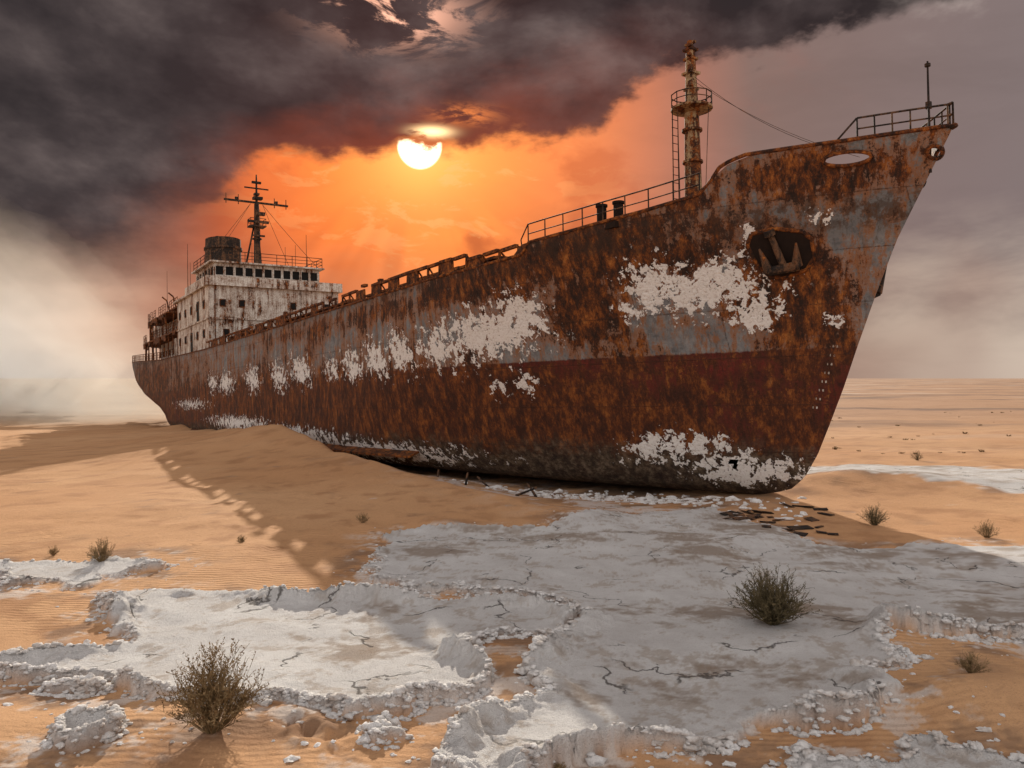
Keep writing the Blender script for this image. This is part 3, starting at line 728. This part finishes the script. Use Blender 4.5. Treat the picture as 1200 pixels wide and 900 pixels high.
for k in range(60):
    y = 40+rr.random()**1.2*60; x = rr.uniform(.40, .85)*y
    z = tz(x, y); sz = rr.uniform(.08, .26)*(1+y/260)
    for q in range(16):
        a = rr.uniform(0, 6.28); o = Vector((x+math.cos(a)*sz*.6*rr.random(), y+math.sin(a)*sz*.6*rr.random(), z-.02)); tpt = o+Vector((math.cos(a)*sz*.6*rr.random(), math.sin(a)*sz*.6*rr.random(), sz*rr.uniform(.25, .6)))
        b.cyl(o, tpt, sz*.09, sz*.05, 3, False)
b.obj('desert_scrub', dry)

# airborne dust around the stern: overlapping thin homogeneous puffs ------------
vm, t = newmat('airborne_dust')
va = t.n('ShaderNodeVolumeScatter'); va.inputs['Color'].default_value = (.96, .80, .65, 1); va.inputs['Density'].default_value = .0065; va.inputs['Anisotropy'].default_value = .35
o = t.n('ShaderNodeOutputMaterial'); t.t.links.new(va.outputs[0], o.inputs['Volume'])
dust = bpy.data.objects.new('dust_cloud', None); scene.collection.objects.link(dust)
for k, (cx, cy, cz, ax, ay, az_) in enumerate([(-76, 122, 2, 26, 30, 14), (-92, 130, 8, 28, 26, 22), (-66, 112, -1, 20, 18, 8), (-84, 112, 2, 20, 16, 11), (-102, 140, 10, 34, 30, 28), (-62, 128, 0, 24, 22, 9), (-58, 100, -2, 16, 14, 6)]):
    m = bpy.data.meshes.new('dust_puff')
    bm = bmesh.new(); bmesh.ops.create_icosphere(bm, subdivisions=5, radius=1)
    for v in bm.verts:
        p = v.co.copy(); f = 1+.60*float(fbm(p.x*1.9+k*7+p.z, p.y*1.9+p.z*1.3, 4, 200+k, .55))
        v.co = Vector((cx+p.x*ax*f, cy+p.y*ay*f, cz+p.z*az_*f))
    bm.to_mesh(m); bm.free(); m.materials.append(vm)
    o = bpy.data.objects.new('dust_puff', m); scene.collection.objects.link(o); o.parent = dust

# ------------------------------------------------------------------ sky
SUN_AZ, SUN_EL = R(-3), R(23)
world = bpy.data.worlds.new('World'); scene.world = world; world.use_nodes = True
try: world.cycles.sampling_method = 'NONE'
except Exception: pass
t = NT(world.node_tree)
dirv = t.n('ShaderNodeTexCoord').outputs['Generated']
x, y, z = t.sep(dirv)
az = t.m('ARCTAN2', x, y); el = t.m('ARCSINE', z)
def Aq(px): return math.atan((px-600)/F)
def Eq(px, py): return math.atan((443-py)/F*math.cos(Aq(px)))
fa = t.lin(az, -.75, .75)
fr = lambda px: (Aq(px)+.75)/1.5
cv = t.vmul(dirv, (1, 1, 1.7))
n1 = t.noise(cv, 3.0, 7, .55, .25); n2 = t.noise(t.vadd(cv, (3.1, 1.7, .4)), 7.0, 6, .60, .2)
n1b = t.noise(t.vadd(cv, (-.015, 0, -.055)), 3.0, 7, .55, .25)
relief = t.sub(n1, n1b)
bil = t.m('ABSOLUTE', t.sub(t.noise(t.vadd(cv, (.3, 5.7, 2.4)), 5.5, 5, .55), .5))
n3 = t.noise(t.vmul(dirv, (1, 1, 3.2)), 4.2, 5, .6, .3)
hor = t.ramp(fa, [(fr(0), (.78, .56, .43)), (fr(110), (.72, .46, .33)), (fr(260), (.58, .26, .15)), (fr(420), (.74, .25, .11)), (fr(600), (.62, .18, .07)), (fr(800), (.42, .22, .15)), (fr(1000), (.50, .37, .29)), (fr(1200), (.60, .48, .39))])
mid = t.ramp(fa, [(fr(-50), (.40, .29, .23)), (fr(130), (.48, .25, .17)), (fr(260), (.62, .12, .045)), (fr(400), (.94, .18, .035)), (fr(560), (1.0, .23, .05)), (fr(700), (.78, .22, .09)), (fr(800), (.42, .18, .13)), (fr(880), (.25, .165, .145)), (fr(1200), (.235, .18, .175))])
vfac = t.ss(t.add(el, t.mul(t.sub(n3, .5), .18)), .04, .19)
base = t.mix(vfac, hor, mid)
base = t.mix(t.mul(t.ss(n3, .40, .68), .30), base, t.mix(.5, base, (.08, .055, .05)))
du = t.sub(az, Aq(492)); dv_ = t.sub(el, Eq(492, 171))
r2_ = t.add(t.mul(du, du), t.mul(dv_, dv_)); rs = t.m('SQRT', r2_)
glow = t.m('EXPONENT', t.mul(rs, -1/.06)); glow2 = t.m('EXPONENT', t.mul(t.add(t.mul(du, du, .32), t.mul(dv_, dv_, 1.1)), -1/.022))
base = t.mix(1., base, t.mix(glow2, (0, 0, 0), (.30, .085, .012)), 'ADD')
base = t.mix(1., base, t.mix(glow, (0, 0, 0), (1.1, .58, .16)), 'ADD')
veil = t.mul(t.ss(t.add(t.mul(n2, .6), t.mul(bil, 1.4)), .40, .58), t.ss(el, .06, .16), t.m('EXPONENT', t.mul(r2_, -1/.09)), .65)
base = t.mix(veil, base, (.48, .09, .035))
n4 = t.noise(t.vmul(dirv, (1, 1, 2.6)), 11., 6, .65, .5)
hl = t.mul(t.ss(n4, .54, .62), t.m('EXPONENT', t.mul(r2_, -1/.03)), t.sub(1., t.ss(dv_, -.02, .03)), .45)
base = t.mix(hl, base, (1.2, .60, .22))
rayn = t.noise(t.comb(t.m('ARCTAN2', du, dv_), t.mul(rs, 1.5), 0.), 3.2, 2, .5)
rays = t.mul(t.ss(rayn, .40, .64), t.sub(1., t.ss(dv_, -.14, -.01)), t.ss(rs, .04, .16), .50)
base = t.mix(rays, base, t.mix(.55, base, (.20, .05, .03)))
hn_ = t.add(t.mul(t.sub(n4, .5), .05), dv_)
disc = t.mul(t.sub(1., t.ss(rs, .0245, .0290)), t.sub(1., t.ss(hn_, -.003, .003)))
veil2 = t.mul(t.sub(1., t.ss(rs, .02, .06)), t.ss(hn_, -.002, .005), .92)
base = t.mix(veil2, base, (.58, .13, .045))
base = t.mix(disc, base, (3.6, 3.0, 1.9))
bs = [(-60, 300), (60, 290), (150, 268), (230, 238), (300, 205), (345, 184), (420, 176), (470, 160), (520, 150), (560, 146), (640, 138), (700, 118), (760, 92), (880, 68), (1000, 40), (1090, 8), (1250, -40)]
bound = t.mul(t.ramp(fa, [(fr(px), Eq(px, py)/.5) for px, py in bs]), .5)
soft = t.sub(el, bound)
edgew = t.add(soft, t.mul(t.sub(n1, .5), .15), t.mul(t.sub(n2, .5), .07), t.mul(t.sub(n4, .5), .04), t.mul(bil, -.10), .014)
M_left = t.ss(edgew, -.10, .06); M_mid = t.ss(edgew, -.005, .016)
lf = t.sub(1., t.ss(az, Aq(180), Aq(330)))
M = t.add(t.mul(lf, M_left), t.mul(t.sub(1., lf), M_mid))
cc = t.ramp(t.add(t.mul(n2, .32), t.mul(n1, .52), t.mul(bil, .8), t.mul(relief, -1.7)), [(.34, (.032, .024, .025)), (.48, (.060, .045, .045)), (.60, (.105, .080, .077)), (.78, (.20, .155, .145))])
cc = t.mix(t.mul(t.sub(1., t.ss(az, Aq(0), Aq(500))), .25), cc, (.06, .052, .054))
nearsun = t.m('EXPONENT', t.mul(r2_, -1/.05))
und = t.mul(t.sub(1., t.ss(edgew, .0, .09)), nearsun)
cc = t.mix(t.mul(und, .9), cc, (.34, .066, .03))
rimg = t.mul(t.ss(edgew, -.004, .004), t.sub(1., t.ss(edgew, .004, .022)), t.m('EXPONENT', t.mul(r2_, -1/.025)), .85)
cc = t.mix(rimg, cc, (1.0, .32, .09))
cc = t.mix(t.mul(nearsun, .3), cc, (.14, .045, .035))
base = t.mix(M, base, cc)
def rent(a_px, e_px, sa, se, lo, hi, colr, base, k=1.):
    da = t.sub(az, Aq(a_px)); de = t.sub(el, Eq(a_px, e_px))
    gsn = t.m('EXPONENT', t.mul(t.add(t.mul(da, da, 1/sa**2), t.mul(de, de, 1/se**2)), -1.))
    return t.mix(t.mul(gsn, k, t.ss(n4, lo, hi)), base, colr)
base = rent(465, 18, .07, .026, .47, .56, (1.5, .75, .5), base, 1.)
base = rent(507, 155, .022, .006, .40, .50, (2.6, 1.7, .8), base, 1.)
base = rent(545, 136, .035, .010, .42, .55, (1.1, .30, .08), base, .9)
tr = t.mul(t.ss(az, Aq(1000), Aq(1130)), t.ss(t.add(el, t.mul(t.sub(n1, .5), .25)), .32, .42))
base = t.mix(t.mul(tr, t.ss(n2, .40, .58)), base, (.50, .41, .37))
base = t.mix(t.sub(1., t.ss(el, -.03, .0)), base, (.32, .23, .17))
sky = t.n('ShaderNodeTexSky', sky_type='NISHITA'); sky.sun_disc = False; sky.sun_elevation = SUN_EL; sky.sun_rotation = SUN_AZ; sky.dust_density = 3
nish = t.mix(1., sky.outputs[0], (.05, .05, .05), 'MULTIPLY')
openc = t.mix(1., nish, (.76, .68, .61), 'ADD')
openc = t.mix(t.sub(1., t.ss(z, -.1, .02)), openc, (.30, .22, .16))
front = t.ss(y, -.05, .55)
final = t.mix(front, openc, base)
bg = t.n('ShaderNodeBackground'); t.put(bg.inputs[0], final); bg.inputs[1].default_value = 1.0
ow = t.n('ShaderNodeOutputWorld'); t.t.links.new(bg.outputs[0], ow.inputs[0])

sl = bpy.data.lights.new('sun', 'SUN'); sl.energy = 5; sl.angle = R(.5); sl.color = (1, .90, .76)
so = bpy.data.objects.new('sun', sl); scene.collection.objects.link(so)
sdir = Vector((math.sin(SUN_AZ)*math.cos(SUN_EL), math.cos(SUN_AZ)*math.cos(SUN_EL), math.sin(SUN_EL)))
so.rotation_euler = sdir.to_track_quat('Z', 'Y').to_euler()

cam = bpy.data.cameras.new('camera'); cam.lens = 28; cam.sensor_width = 36; cam.clip_end = 20000; cam.clip_start = .1
co_ = bpy.data.objects.new('camera', cam); scene.collection.objects.link(co_)
co_.location = (0, 0, CAMH); co_.rotation_euler = (R(90-.43), 0, 0); scene.camera = co_
scene.view_settings.view_transform = 'Standard'; scene.view_settings.look = 'None'; scene.view_settings.exposure = 0
print('verts', nx*ny)
